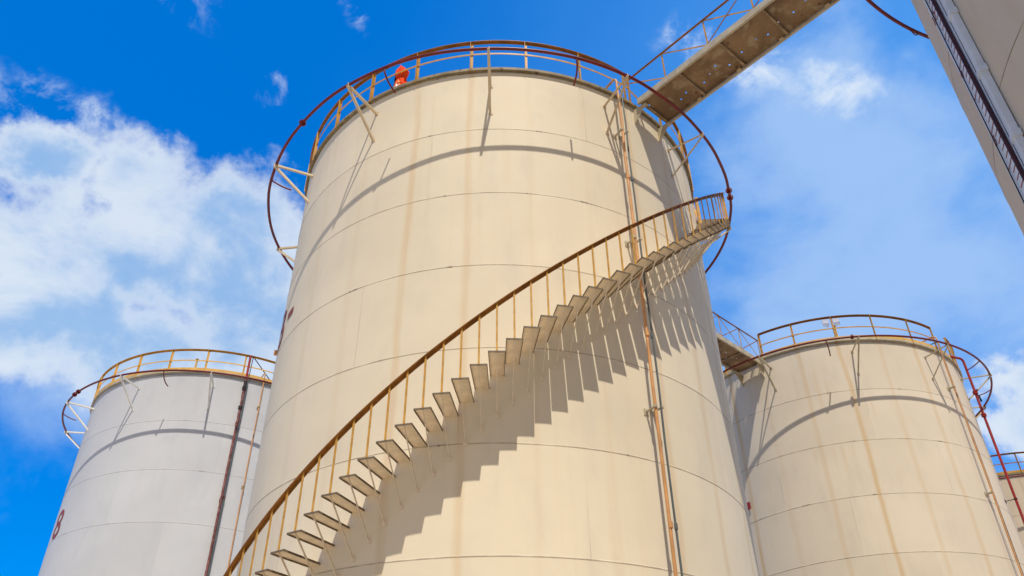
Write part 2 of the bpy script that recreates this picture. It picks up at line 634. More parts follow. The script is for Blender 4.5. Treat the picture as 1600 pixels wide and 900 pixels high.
def guardrail(tk, Rr, base, top, mid, a0, da, post_mat, rail_mat, gaps, toe=None, mid_mat=None, rr=None):
    """posts round the roof edge with a top and a middle rail; gaps are (from,to) degrees left open"""
    root = bpy.data.objects.new('guardrail', None)
    scene.collection.objects.link(root)
    root.parent = tk
    root.empty_display_size = 0.3
    r = rr or Rr + 0.05
    pm = MB()
    pm.angle((0, 0, base - 0.10), (0, 0, top), 0.062, 0.008, ref=(1, 0, 0))
    pmesh = pm.mesh('post', post_mat)
    n = int(round(360 / da))

    def open_(a):
        return any((a - g0) % 360 <= (g1 - g0) for g0, g1 in gaps)
    angs = [a0 + i * 360.0 / n for i in range(n)]
    for a in angs:
        if open_(a):
            continue
        jit = random.uniform(-0.25, 0.25)
        place(pmesh, 'post', root, (r * cos(R_(a + jit)), r * sin(R_(a + jit)), 0), R_(a + jit))
    for g0, g1 in gaps:
        for a in (g0, g1):
            place(pmesh, 'post', root, (r * cos(R_(a)), r * sin(R_(a)), 0), R_(a))
    spans = []
    if gaps:
        gs = sorted([(x % 360, x % 360 + (y - x)) for x, y in gaps])
        for i, (x, y) in enumerate(gs):
            nx = gs[(i + 1) % len(gs)][0]
            if nx <= y:
                nx += 360
            spans.append((y, nx))
    for nm, z, prof, mt_ in (('top_rail', top, [(-.034, -.050), (-.026, -.050), (-.026, .000), (.036, .000), (.036, .009), (-.034, .009)], rail_mat),
                             ('mid_rail', mid, [(-.006, -.022), (.006, -.022), (.006, .022), (-.006, .022)], mid_mat or post_mat)):
        mb = MB()
        if spans:
            for s0, s1 in spans:
                fr = ring_frames(r, z, int(max(8, (s1 - s0) / 2)), R_(s0), R_(s1), False)
                mb.sweep(fr, prof)
        else:
            mb.sweep(ring_frames(r, z, 180), prof, True)
        mb.build(nm, mt_, root)
    if toe:
        mb = MB()
        mb.sweep(ring_frames(r + .012, base + 0.045, 180), [(-.004, -.05), (.004, -.05), (.004, .05), (-.004, .05)], True)
        mb.build('toe_board', toe, root)
    return root


def make_tank(c, Rr, top, z1, label, mat, seed, rim_mat):
    tk = empty('storage_tank', (c[0], c[1], 0), label, 'storage tank', 'cylindrical steel tanks of the yard')
    make_shell(tk, Rr, top, z1, mat, seed)
    mb = MB()
    mb.lathe([(Rr + 0.03, top), (Rr * .5, top + 0.22), (0.3, top + 0.40), (0.001, top + 0.41)], 96)
    mb.build('roof', M['roof'], tk, smooth=40)
    mb = MB()
    fr = ring_frames(Rr, top, 224)
    mb.sweep(fr, [(0.012, -0.055), (0.066, -0.055), (0.072, -0.049), (0.072, 0.026), (0.012, 0.026)], True)
    mb.build('rim_ring', rim_mat, tk, smooth=30)
    return tk


def curved_text(body, size, Rr, a_mid, z, name, mat, parent, narrow=1.0, lift=0.010, flat=None, bold=0.0):
    cu = bpy.data.curves.new('lettering', 'FONT')
    cu.body = body
    cu.size = size
    cu.offset = bold
    cu.align_x = 'CENTER'
    ob = bpy.data.objects.new('lettering', cu)
    scene.collection.objects.link(ob)
    bpy.context.view_layer.update()
    dg = bpy.context.evaluated_depsgraph_get()
    me = bpy.data.meshes.new_from_object(ob.evaluated_get(dg))
    bpy.data.objects.remove(ob, do_unlink=True)
    bm = bmesh.new()
    bm.from_mesh(me)
    xs = [v.co.x for v in bm.verts]
    x = min(xs) + 0.05
    while x < max(xs):
        bmesh.ops.bisect_plane(bm, geom=bm.verts[:] + bm.edges[:] + bm.faces[:], plane_co=(x, 0, 0), plane_no=(1, 0, 0))
        x += 0.05
    for v in bm.verts:
        if flat:
            v.co = flat(v.co.x * narrow, v.co.y)
        else:
            a = a_mid + v.co.x * narrow / Rr
            v.co = pol(Rr + lift, a, z + v.co.y)
    bmesh.ops.triangulate(bm, faces=bm.faces)
    bm.to_mesh(me)
    bm.free()
    me.materials.clear()
    me.materials.append(mat)
    o = bpy.data.objects.new(name, me)
    scene.collection.objects.link(o)
    o.parent = parent
    return o


ZO = CAM_H
MAIN = dict(c=(-0.322, 17.322), R=5.167, top=14.804 + ZO, z1=12.926 + ZO)
LEFT = dict(c=(-11.852, 30.69), R=4.899, top=15.061 + ZO, z1=13.125 + ZO)
RIGHT = dict(c=(12.147, 29.13), R=4.989, top=15.139 + ZO, z1=13.212 + ZO)
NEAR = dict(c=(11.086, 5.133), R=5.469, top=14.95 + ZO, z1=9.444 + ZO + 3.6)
FAR = dict(c=(24.187, 40.325), R=5.0, top=15.0 + ZO, z1=13.1 + ZO)

m_main = shell_mat('cream_shell', CREAM, MAIN['R'], MAIN['z1'], COURSE, -123.3, 13.72, (0.60, 0.36, 0.13), 0.35, 0.55, seed=0.0)
m_left = shell_mat('white_shell', WHITE, LEFT['R'], LEFT['z1'], COURSE, -125.6, 15.0, (0.62, 0.56, 0.48), 0.10, 0.28, seed=2.3)
m_right = shell_mat('streaked_cream_shell', (0.735, 0.64, 0.495), RIGHT['R'], RIGHT['z1'], COURSE, -116.6, 15.65, (0.60, 0.37, 0.13), 0.62, 0.58, seed=5.1)
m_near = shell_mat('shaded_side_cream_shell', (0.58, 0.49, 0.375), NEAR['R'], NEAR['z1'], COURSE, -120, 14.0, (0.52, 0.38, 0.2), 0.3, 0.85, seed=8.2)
m_far = shell_mat('distant_cream_shell', (0.62, 0.52, 0.38), FAR['R'], FAR['z1'], COURSE, -120, 15.0, (0.34, 0.24, 0.12), 0.7, 0.6, seed=11.0)

t_main = make_tank(MAIN['c'], MAIN['R'], MAIN['top'], MAIN['z1'],
                   'large cream steel tank in the middle, wrapped by the open tread staircase', m_main, 0.0, M['rim'])
t_left = make_tank(LEFT['c'], LEFT['R'], LEFT['top'], LEFT['z1'],
                   'white painted steel tank marked with a red 8, standing left behind the cream tank', m_left, 20.0, M['dull_cream'])
t_right = make_tank(RIGHT['c'], RIGHT['R'], RIGHT['top'], RIGHT['z1'],
                    'cream tank with broad orange rust runs, beside the tall red pipe', m_right, 40.0, M['dull_cream'])
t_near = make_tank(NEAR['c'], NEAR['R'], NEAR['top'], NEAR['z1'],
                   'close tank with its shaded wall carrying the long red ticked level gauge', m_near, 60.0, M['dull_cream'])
t_far = make_tank(FAR['c'], FAR['R'], FAR['top'], FAR['z1'],
                  'distant dull tank just peeking out behind the red pipe at the right edge', m_far, 80.0, M['rim'])

WALK_A = math.degrees(math.atan2(NEAR['c'][1] - MAIN['c'][1], NEAR['c'][0] - MAIN['c'][0]))
W2_A = math.degrees(math.atan2(RIGHT['c'][1] - MAIN['c'][1], RIGHT['c'][0] - MAIN['c'][0]))
guardrail(t_main, MAIN['R'], MAIN['top'] + .034, 15.753 + ZO, 15.32 + ZO, -123.9, 13.72, M['ochre'], M['ochre_brown'],
          [(WALK_A - 6.2, WALK_A + 6.2), (-7, 3), (W2_A - 6.2, W2_A + 6.2)])
guardrail(t_left, LEFT['R'], LEFT['top'] + .034, 15.96 + ZO, 15.50 + ZO, -126.1, 15.0, M['pale_yellow'], M['ochre'], [], toe=M['pale_yellow'])
guardrail(t_right, RIGHT['R'], RIGHT['top'] + .034, 16.10 + ZO, 15.62 + ZO, -117.1 - 15.65 * 0, 15.65, M['ochre'], M['ochre_brown'],
          [(W2_A + 180 - 6.2, W2_A + 180 + 6.2), (-56, -44)], toe=M['pale_yellow'])
guardrail(t_near, NEAR['R'], NEAR['top'] + .034, NEAR['top'] + .95, NEAR['top'] + .5, 150, 14.4, M['ochre'], M['ochre_brown'],
          [(WALK_A + 180 - 6.2, WALK_A + 180 + 6.2)])
guardrail(t_far, FAR['R'], FAR['top'] + .034, FAR['top'] + .97, FAR['top'] + .5, -133, 15.0, M['ochre_brown'], M['ochre_brown'], [],
          toe=M['ochre'])

# painted letters and plates
curved_text('8', 1.42, LEFT['R'], R_(-138.2), 9.58 + ZO, 'painted_number', M['letter'], t_left, 1.0, bold=0.01)
curved_text('B', 1.42, MAIN['R'], R_(-156.9), 9.47 + ZO, 'painted_letter', M['letter'], t_main, 0.85, bold=0.012)
mb = MB()
for s in range(1):
    A0, A1, n_ = R_(-151.0), R_(-147.0), 8
    vs_, fs_ = [], []
    for i in range(n_ + 1):
        a = A0 + (A1 - A0) * i / n_
        vs_ += [pol(MAIN['R'] + .010, a, 9.89 + ZO), pol(MAIN['R'] + .010, a, 10.06 + ZO)]
        if i:
            fs_.append((2 * i - 2, 2 * i, 2 * i + 1, 2 * i - 1))
    mb.add(vs_, fs_)
mb.build('painted_dash', M['letter'], t_main)

mb = MB()
a = R_(-150.2)
mb.bar(pol(RIGHT['R'] + .03, a, 10.06 + ZO), pol(RIGHT['R'] + .03, a, 10.30 + ZO), 0.24, 0.012, (cos(a), sin(a), 0))
mb.build('red_plate', M['red'], t_right)
mb = MB()
a = R_(-161.0)
mb.bar(pol(MAIN['R'] - .01, a, 9.58 + ZO), pol(MAIN['R'] + .07, a, 9.58 + ZO), 0.07, 0.10)
mb.build('lug', M['orange_pipe'], t_main)

# brackets on the main tank that carry the walkway ends
u_dir = Vector((cos(R_(WALK_A)), sin(R_(WALK_A)), 0))
n_dir = Vector((-u_dir.y, u_dir.x, 0))


def gussets(tk, Rr, adeg, zt, mat):
    u = Vector((cos(R_(adeg)), sin(R_(adeg)), 0))
    nn = Vector((-u.y, u.x, 0))
    for s in (-0.44, 0.44):
        r0 = math.sqrt(Rr * Rr - s * s) - .01
        mb = MB()
        P = [u * r0 + Vector((0, 0, zt)), u * (r0 + .38) + Vector((0, 0, zt)), u * (r0 + .38) + Vector((0, 0, zt - .06)), u * r0 + Vector((0, 0, zt - .46))]
        vs_ = [p + nn * (s + q) for q in (-.006, .006) for p in P]
        mb.add(vs_, [(3, 2, 1, 0), (4, 5, 6, 7), (0, 1, 5, 4), (1, 2, 6, 5), (2, 3, 7, 6), (3, 0, 4, 7)])
        mb.bar(u * r0 + nn * (s + .05) + Vector((0, 0, zt - .02)), u * (r0 + .38) + nn * (s + .05) + Vector((0, 0, zt - .02)), .10, .012)
        mb.build('walkway_bracket', mat, tk)


gussets(t_main, MAIN['R'], WALK_A, 14.66 + ZO, M['dull_cream'])
gussets(t_main, MAIN['R'], W2_A, 14.66 + ZO, M['dull_cream'])
gussets(t_near, NEAR['R'], WALK_A + 180, 14.66 + ZO, M['dull_cream'])
gussets(t_right, RIGHT['R'], W2_A + 180, 14.80 + ZO, M['dull_cream'])

# level gauge on the near tank
ga = R_(160.55)
gr = Vector((cos(ga), sin(ga), 0))
gt = Vector((-sin(ga), cos(ga), 0))           # towards larger angles
gR = NEAR['R']


def gpt(x, r, z):
    return gr * (gR + r) + gt * x + Vector((0, 0, z))


lg = MB()
lg.bar(gpt(.0, .09, 0.6), gpt(.0, .09, NEAR['top'] - .3), .44, .012, gr)
for z in [1.5 + 1.8 * i for i in range(8)]:
    lg.bar(gpt(0, -.03, z), gpt(0, .083, z), .40, .04)
gauge = lg.build('level_gauge', M['bluewhite'], t_near)
mb = MB()
zt0 = 8.614 + ZO
for i in range(-66, 60):
    z = zt0 + 0.12 * i
    if z < 1 or z > NEAR['top'] - .5:
        continue
    lng = i % 5 == 0
    x0, x1 = (-.165, .075) if lng else (-.075, .055)
    q = .099
    sm_ = MB()
    sm_.add([gpt(x0, q, z - .011), gpt(x1, q, z - .011), gpt(x1, q, z + .011), gpt(x0, q, z + .011)], [(0, 1, 2, 3)])
    sm_.build('scale_mark', M['letter'], gauge)
for num in range(2, 13):
    z = zt0 + 1.2 * (num - 9)
    curved_text(str(num), .24, gR, ga, z, 'gauge_number', M['letter'], gauge, 0.8,
                flat=lambda x, y, z=z: gpt(x - .155, .0995, z + y - .20), bold=0.006)
mb = MB()
mb.tube([gpt(-.205, .118, .4), gpt(-.04, .118, NEAR['top'] - .2)], .008, 8)
mb.build('guide_wire', M['dark'], gauge, smooth=60)
mb = MB()
mb.tube([gpt(.235, .125, 6.0), gpt(.085, .125, NEAR['top'] - .2)], .026, 10)
mb.build('gauge_rod', M['rod'], gauge, smooth=60)
mb = MB()
z = 0.5
while z < NEAR['top'] - .4:
    z2 = min(z + 1.13, NEAR['top'] - .3)
    mb.bar(gpt(.295, .04, z), gpt(.295, .04, z2), .125, .08, gr)
    mb.bar(gpt(.305, .045, z2 - .05), gpt(.305, .045, z2 + .05), .15, .10, gr)
    z = z2
mb.build('cover_channel', M['bluewhite'], gauge)


# ------------------------------------------------------------------ sprinkler rings
def bend_hook(mb, r, a, z, kind):
    """short spray pipe curving in from the ring"""
    pts = []
    for i in range(9):
        t = i / 8
        pts.append(pol(r - (0.42 * t * t if kind else .52 * t), a + (0.012 * t if kind else 0), z - 0.03 - 0.36 * math.sin(t * PI / 2) * (1 if kind else .45)))
    mb.tube(pts, 0.020, 8)


def sprinkler_ring(tank, r, z, brackets, flanges, hooks, label, pipe_mat, brk_mat, gap=None, dev=None, pr=0.035, drop=0.86):
    c, Rr = tank['c'], tank['R']
    root = empty('sprinkler_ring', (c[0], c[1], z), label, 'pipe ring', 'red water pipe rings round the tank tops')
    mb = MB()
    n = 180

    def rad(a):
        return r + (dev(a) if dev else 0.0)
    mb.tube([pol(rad(2 * PI * i / n), 2 * PI * i / n, 0) for i in range(n)], pr, 10, closed=True)
    mb.build('ring_pipe', pipe_mat, root, smooth=60)
    for a_top, a_apex in brackets:
        a0, a1 = R_(a_top), R_(a_apex)
        rr = rad(a1)
        b = MB()
        apex = pol(rr + 0.05, a1, -pr - .012)
        b.angle(pol(Rr - .01, a0, -.052), apex, .052, .007, ref=(0, 0, 1))
        b.angle(pol(Rr - .01, a0, -.052 - drop), apex - Vector((0, 0, .02)), .052, .007, ref=(0, 0, 1))
        b.bar(pol(Rr + .008, a0, -.01 - drop), pol(Rr + .008, a0, -.10 - drop), .09, .01, (cos(a0), sin(a0), 0))
        b.bar(pol(Rr + .008, a0, -.01), pol(Rr + .008, a0, -.10), .09, .01, (cos(a0), sin(a0), 0))
        # u-bolt over the pipe
        b.tube([pol(rr - pr - .008, a1, -pr), pol(rr - pr - .008, a1, 0.015), pol(rr, a1, pr + .010), pol(rr + pr + .008, a1, .015), pol(rr + pr + .008, a1, -pr)], .008, 6)
        b.build('bracket', brk_mat, root)
    for a in flanges:
        a = R_(a)
        b = MB()
        t = Vector((-sin(a), cos(a), 0))
        p = pol(rad(a), a, 0)
        for s in (-.016, .016):
            b.cyl(p + t * (s - .010), p + t * (s + .010), .082, 14)
        b.cyl(p - t * .06, p + t * .06, pr + .010, 12)
        for q in range(6):
            e = pol(1, 2 * PI * q / 6, 0)
            off = Vector((cos(a), sin(a), 0)) * (e.x * .064) + Vector((0, 0, e.y * .064))
            b.cyl(p + off - t * .042, p + off + t * .042, .010, 6)
        b.build('flange', pipe_mat, root)
    hm = pipe_mat
    for a, kind in hooks:
        b = MB()
        bend_hook(b, rad(R_(a)), R_(a), 0, kind)
        b.build('spray_hook', hm, root, smooth=60)
    return root


# small irregularity of the pipe, as measured round the visible part
DEV = [(-180, .02), (-165, -.01), (-153, -.04), (-140, -.035), (-122, .02), (-105, .055), (-92, .035), (-76, .025), (-62, 0),
       (-50, -.05), (-38, -.062), (-28, -.045), (-18, -.01), (-8, .05), (5, .09), (60, .04), (120, .02), (180, .02)]


def dev_main(a):
    d_ = (math.degrees(a) + 180) % 360 - 180
    for (x0, y0), (x1, y1) in zip(DEV[:-1], DEV[1:]):
        if x0 <= d_ <= x1:
            t = (d_ - x0) / (x1 - x0)
            t = t * t * (3 - 2 * t)
            return (y0 + (y1 - y0) * t)
    return 0


sprinkler_ring(MAIN, 6.105, 14.32 + ZO,
               [(-121.8, -121.7), (-91.15, -91.1), (-61.7, -62.0), (-37.5, -37.2), (-152.5, -153.0), (176, 175.4), (-2, -2), (28, 28), (58, 58), (88, 88), (118, 118), (147, 147)],
               [-137.6, -15.8, -13.2, 60, 110], [(-112.9, 1), (-73.5, 1), (-158.5, 0), (20, 0)],
               'dark red pipe ring on angle brackets round the top of the middle cream tank', M['maroon'], M['cream'], dev=dev_main)
sprinkler_ring(LEFT, 5.82, 14.573 + ZO,
               [(-167.5, -168.0), (-140.7, -141.2), (-108.2, -108.4), (-76.3, -76.5), (-45, -45), (-15, -15), (15, 15), (45, 45), (75, 75), (105, 105), (135, 135), (165, 165)],
               [-131.5, -134.5], [(-92.5, 1), (-152, 0), (20, 0)],
               'dark red pipe ring on white brackets round the top of the white tank', M['maroon'], M['white'])
sprinkler_ring(RIGHT, 5.90, 14.699 + ZO,
               [(-128.2, -128.1), (-96.6, -96.4), (-65.4, -65.0), (-37.0, -33.6), (-8, -8), (25, 25), (55, 55), (85, 85), (115, 115), (145, 145), (175, 175)],
               [-98.3], [(-106.5, 1), (-46, 0), (-22, 0)],
               'dark red pipe ring on dull brackets round the top of the rust streaked cream tank', M['maroon'], M['dull_cream'])
nring = sprinkler_ring(NEAR, 6.30, 14.32 + ZO,
               [(100, 100), (148, 148), (170, 170), (200, 200), (230, 230), (260, 260), (290, 290), (320, 320), (350, 350), (20, 20), (50, 50), (75, 75)],
               [250, 300], [(210, 0)],
               'dark red pipe ring of the close shaded tank at the top right', M['maroon'], M['dull_cream'], pr=.036)
b = MB()
lp_ = []
for i in range(13):
    t = i / 12
    lp_.append(pol(6.30, R_(116.4 - 2.0 * t), -.03 - .11 * math.sin(PI * t)))
b.tube(lp_, .012, 8)
b.build('drip_loop', M['maroon'], nring, smooth=60)
sprinkler_ring(FAR, 5.9, 14.55 + ZO,
               [(-150, -150), (-120, -120), (-90, -90), (-60, -60), (-30, -30)], [], [],
               'pipe ring round the distant dull tank at the right edge, mostly hidden', M['maroon'], M['dull_cream'])

# ------------------------------------------------------------------ staircase round the main tank
ST_DA, ST_DZ = 2.79, 0.2405
RO = 5.958
RS = MAIN['R']
stair = empty('spiral_staircase', (MAIN['c'][0], MAIN['c'][1], 0),
              'open tread metal staircase with ochre handrail curling up the big cream tank', 'staircase')


def tread_z(a_deg):
    """underside of the treads at the middle angle a_deg"""
    return 6.94 + ZO + ST_DZ * (a_deg + 89.34) / ST_DA


tm = MB()
hw = R_(ST_DA) / 2 * 0.972
th = 0.007
r0, r1 = RS - 0.006, RO
# chequer plate folded down at the two long edges (edges run radially)
lip = 0.026


def plate(mb, a0, a1, r0_, r1_, z0, z1_):
    P = [pol(r0_, a0, 0), pol(r1_, a0, 0), pol(r1_, a1, 0), pol(r0_, a1, 0)]
    vs_ = [(p.x - RS, p.y, z) for z in (z0, z1_) for p in P]
    mb.add(vs_, [(3, 2, 1, 0), (4, 5, 6, 7), (0, 1, 5, 4), (1, 2, 6, 5), (2, 3, 7, 6), (3, 0, 4, 7)])


plate(tm, -hw, hw, r0, r1, lip, lip + th)
plate(tm, -hw, -hw + .0014, r0, r1, 0, lip - .001)
plate(tm, hw - .0014, hw, r0, r1, 0, lip - .001)
plate(tm, -hw + .0016, hw - .0016, r1 - .008, r1 - .001, .002, lip - .001)
tmesh = tm.mesh('tread', M['tread'])
tmesh.materials.append(M['edge'])
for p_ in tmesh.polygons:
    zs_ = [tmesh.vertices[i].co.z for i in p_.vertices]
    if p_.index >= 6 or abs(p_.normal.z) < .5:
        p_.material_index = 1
sm = MB()
sm.bar((RO - .03 - RS, 0, lip - .004), (-.004, 0, -.735), .032, .010, (0, 1, 0))
sm.bar((.006, 0, -.70), (.006, 0, -.775), .08, .008, (1, 0, 0))
smesh = sm.mesh('strut', M['tread'])
bm_ = MB()
bm_.bar((RO - .022 - RS, 0, lip + th), (RO - .022 - RS, 0, .985), .032, .014, (1, 0, 0))
bmesh_ = bm_.mesh('baluster', M['ochre'])
a_ = -89.34
while tread_z(a_ - ST_DA) > 0.12:
    a_ -= ST_DA
angles = []
while tread_z(a_) < MAIN['top'] - 0.08:
    angles.append(a_)
    a_ += ST_DA
for a in angles:
    z = tread_z(a)
    ca, sa = cos(R_(a)), sin(R_(a))
    place(tmesh, 'tread', stair, (RS * ca, RS * sa, z), R_(a))
    if z > 0.8:
        place(smesh, 'strut', stair, (RS * ca, RS * sa, z), R_(a))
    place(bmesh_, 'baluster', stair, (RS * ca, RS * sa, z), R_(a))
# angle-iron handrail
mb = MB()
fr = []
nst = 360
for i in range(nst + 1):
    ad = angles[0] - 1 + (angles[-1] - angles[0] + 2) * i / nst
    a = R_(ad)
    fr.append((pol(RO - .03, a, tread_z(ad) + 0.96), (cos(a), sin(a), 0), (0, 0, 1)))
mb.sweep(fr, [(-.034, -.045), (-.025, -.045), (-.025, .018), (.046, .018), (.046, .028), (-.034, .028)])
mb.build('handrail', M['ochre_brown'], stair)
# landing guard near the top, on the tank side
mb = MB()
for ad in (-14.0, -4.0):
    z = tread_z(ad)
    a = R_(ad)
    mb.angle(pol(RS + .10, a, z), pol(RS + .10, a, z + 1.0), .06, .008, (1, 0, 0))
mb.bar(pol(RS + .10, R_(-14), tread_z(-14) + .97), pol(RS + .10, R_(-4), tread_z(-4) + .97), .05, .012)
mb.bar(pol(RS + .10, R_(-14), tread_z(-14) + .05), pol(RS + .10, R_(-4), tread_z(-4) + .80), .04, .012)
mb.build('inner_guard', M['ochre'], stair)


# ------------------------------------------------------------------ walkways between the tanks
def walkway(p0, p1, z, width, label, holes, rail_h=0.86, panels=None, seed=3):
    """p0,p1 plan points; deck underside at z. left side = +n"""
    p0, p1 = Vector((*p0, 0)), Vector((*p1, 0))
    ln = (p1 - p0).length
    u = (p1 - p0).normalized()
    root = empty('walkway_bridge', (p0.x, p0.y, z), label, 'walkway', 'steel walkways between the tanks')
    root.rotation_euler.z = math.atan2(u.y, u.x)
    # local: x along the walkway, y across it
    holes = [(hx, .07 - hy) for hx, hy in holes]
    hwid = width / 2
    # deck with small drain holes: grid with the hole cells left out
    hs_ = 0.021
    xs, ys = {0.0, ln}, {-hwid + .03, hwid - .03}
    for hx, hy in holes:
        xs |= {hx - hs_, hx + hs_}
        ys |= {hy - hs_, hy + hs_}
    k_ = 0.25
    while k_ < ln:
        xs.add(k_)
        k_ += 0.37
    xs, ys = sorted(xs), sorted(ys)
    idx = {}
    mb = MB()
    fs_ = []
    vs_ = []
    for i, x in enumerate(xs):
        for j, y in enumerate(ys):
            idx[i, j] = len(vs_)
            sag = -0.010 * math.sin((x % 1.1) / 1.1 * PI) * (1 - (y / hwid) ** 2)
            vs_.append((x, y, sag))
    for i in range(len(xs) - 1):
        for j in range(len(ys) - 1):
            mx, my = (xs[i] + xs[i + 1]) / 2, (ys[j] + ys[j + 1]) / 2
            if any(abs(mx - hx) < hs_ and abs(my - hy) < hs_ for hx, hy in holes):
                continue
            fs_.append((idx[i, j], idx[i + 1, j], idx[i + 1, j + 1], idx[i, j + 1]))
    mb.add(vs_, fs_)
    o = mb.build('deck_plate', M['deck'], root)
    so = o.modifiers.new('thickness', 'SOLIDIFY')
    so.thickness = 0.006
    so.offset = 1
    for s in (-1, 1):
        g_ = MB()
        y = s * hwid
        # channel: web outside, flanges inward
        prof = [(0, -.09), (0, .08), (-.055, .08), (-.055, .073), (-.007, .073), (-.007, -.083), (-.055, -.083), (-.055, -.09)]
        fr_ = [((0, y, 0), (0, s, 0), (0, 0, 1)), ((ln, y, 0), (0, s, 0), (0, 0, 1))]
        g_.sweep(fr_, prof)
        g_.build('side_girder', M['dull_cream'], root)
    rib = MB()
    rib.bar((0, -hwid + .012, -.035), (0, hwid - .012, -.035), .008, .045)
    rib.bar((.024, -hwid + .012, -.0635), (.024, hwid - .012, -.0635), .056, .009)
    rmesh = rib.mesh('cross_rib', M['rib'])
    x = 0.06
    while x < ln:
        place(rmesh, 'cross_rib', root, (x, 0, 0))
        x += 1.105
    x = 0.98
    while x < ln:                                # lugs on the right girder
        g_ = MB()
        g_.bar((x, hwid - .06, -.05), (x + .10, hwid - .06, -.05), .05, .05)
        g_.build('lug', M['cream'], root)
        x += 1.105
    # truss railings
    top_z, bot_z = .08 + rail_h, .085
    pl = panels or 1.2
    nodes = []
    x = -0.35
    while x <= ln + .1:
        nodes.append(x)
        x += pl
    for s in (1, -1):
        y = s * (hwid - .03)
        rl = bpy.data.objects.new('truss_railing', None)
        scene.collection.objects.link(rl)
        rl.parent = root
        rl.empty_display_size = .2
        b_ = MB()
        b_.angle((nodes[0], y, top_z), (nodes[-1], y, top_z), .055, .007)
        b_.build('top_rail', M['ochre_brown'], rl)
        for i, x in enumerate(nodes):
            xb = max(0.02, x)
            b_ = MB()
            b_.bar((xb, y, bot_z), (x, y, top_z), .034, .014, (0, 1, 0))
            b_.build('post', M['ochre'], rl)
            if i + 1 < len(nodes):
                b_ = MB()
                b_.bar((x, y + .012, top_z), (nodes[i + 1], y + .012, bot_z + .01), .032, .010, (0, 1, 0))
                b_.build('brace', M['ochre'], rl)
            if i >= 2 and i + 1 < len(nodes):
                b_ = MB()
                b_.bar((x, y - .012, bot_z + .01), (nodes[i + 1], y - .012, top_z), .030, .010, (0, 1, 0))
                b_.build('brace', M['ochre_brown'], rl)
    return root


P0 = Vector((3.373, 13.444))
ud = Vector((.662, -.7495)).normalized()
q_ = P0 - Vector(NEAR['c'])
P1 = P0 + ud * (-q_.dot(ud) - math.sqrt(q_.dot(ud) ** 2 - q_.dot(q_) + NEAR['R'] ** 2) - .06)
HOLES = [(-.01 + .12, .30), (.92, -.05), (.72, -.12), (1.62, -.02), (1.38, -.13), (1.84, .06), (2.06, -.16), (2.45, -.08), (2.85, -.03),
         (3.10, -.12), (3.42, -.02), (3.78, -.05), (4.1, .02), (4.7, .1), (5.2, -.1)]
P0, P1 = [p_ + Vector((-.7495, -.662)) * .03 for p_ in (P0, P1)]
walkway(P0, P1, 14.77 + ZO, 1.07, 'grimy steel walkway overhead, its pierced underside seen, leaving the middle tank', HOLES)
mc, rc = Vector(MAIN['c']), Vector(RIGHT['c'])
ud2 = (rc - mc).normalized()
walkway(mc + ud2 * (MAIN['R'] + .15), rc - ud2 * (RIGHT['R'] + .1), 14.93 + ZO, 1.0,
        'small steel walkway emerging from behind the middle tank onto the rust streaked tank',
        [(1.2, .1), (2.3, -.1), (4.0, .1), (4.9, -.15), (5.3, .1), (5.6, -.1), (5.9, .12), (6.2, -.12), (6.4, .2)])


# ------------------------------------------------------------------ pipes down the tanks
def pipe_run(name, c, pts, r, mat, label, cat, clamps=(), wall_r=None, group=None, joints=(), clamp_mat=None, extra=None):
    """pts in tank-centred coordinates; clamps = (angle, radius, z): stand-off brackets back to the wall"""
    root = empty(name, (c[0], c[1], 0), label, cat, group)
    mb = MB()
    mb.tube(pts, r, 10)
    for z, a, rr in joints:
        mb.cyl(pol(rr, a, z - .05), pol(rr, a, z + .05), r + .010, 10)
    mb.build('pipe', mat, root, smooth=50)
    for a, rr, z in clamps:
        b = MB()
        b.bar(pol(wall_r - .01, a, z), pol(rr + r + .01, a, z), .045, .012)
        b.bar(pol(wall_r + .008, a, z - .06), pol(wall_r + .008, a, z + .06), .10, .012, (cos(a), sin(a), 0))
        b.tube([pol(rr, a, z - .022), pol(rr, a, z + .022)], r + .012, 10)
        b.build('clamp', clamp_mat or M['dull_cream'], root)
    return root


def arc_pts(p_from, corner, p_to, n=6, rad=.18):
    p_from, corner, p_to = Vector(p_from), Vector(corner), Vector(p_to)
    a = corner + (p_from - corner).normalized() * rad
    b = corner + (p_to - corner).normalized() * rad
    return [a * (1 - t) ** 2 + corner * 2 * t * (1 - t) + b * t * t for t in [i / n for i in range(n + 1)]]


# main tank: orange conduit and grey conduit, standing off the shell
ao, ag = R_(-59.25), R_(-58.0)
ro, rg = MAIN['R'] + .25, MAIN['R'] + .24
tz = MAIN['top'] + .25
for nm, a, rr, r, mt_, lab, tz_ in (('orange_conduit', ao, ro, .029, M['orange_pipe'], 'rusty orange conduit running down the middle cream tank behind the stairs', MAIN['top'] + .34),
                                    ('grey_conduit', ag, rg, .019, M['grey_pipe'], 'dark grey conduit beside the orange one on the middle cream tank', MAIN['top'] + .12)):
    cor = pol(rr, a, tz_)
    end = pol(MAIN['R'] - .5, a, tz_ + .02)
    pts = [pol(rr, a, 0.05)]
    z = 0.9
    while z < tz_ - .6:                          # slightly wavy run
        pts.append(pol(rr + random.uniform(-.012, .012), a + random.uniform(-.0018, .0018), z))
        z += 1.1
    pts += arc_pts(pol(rr, a, tz_ - 1), cor, end) + [end]
    cl = [(a + (-.004 if nm[0] == 'o' else .004), rr, z_ + ZO + (0 if nm[0] == 'o' else .03)) for z_ in (2.0, 6.62, 10.35, 13.4)]
    pipe_run(nm, MAIN['c'], pts, r, mt_, lab, 'pipe', cl, MAIN['R'], joints=[(4.55 + ZO, a, rr), (8.1 + ZO, a, rr), (12.0 + ZO, a, rr)])

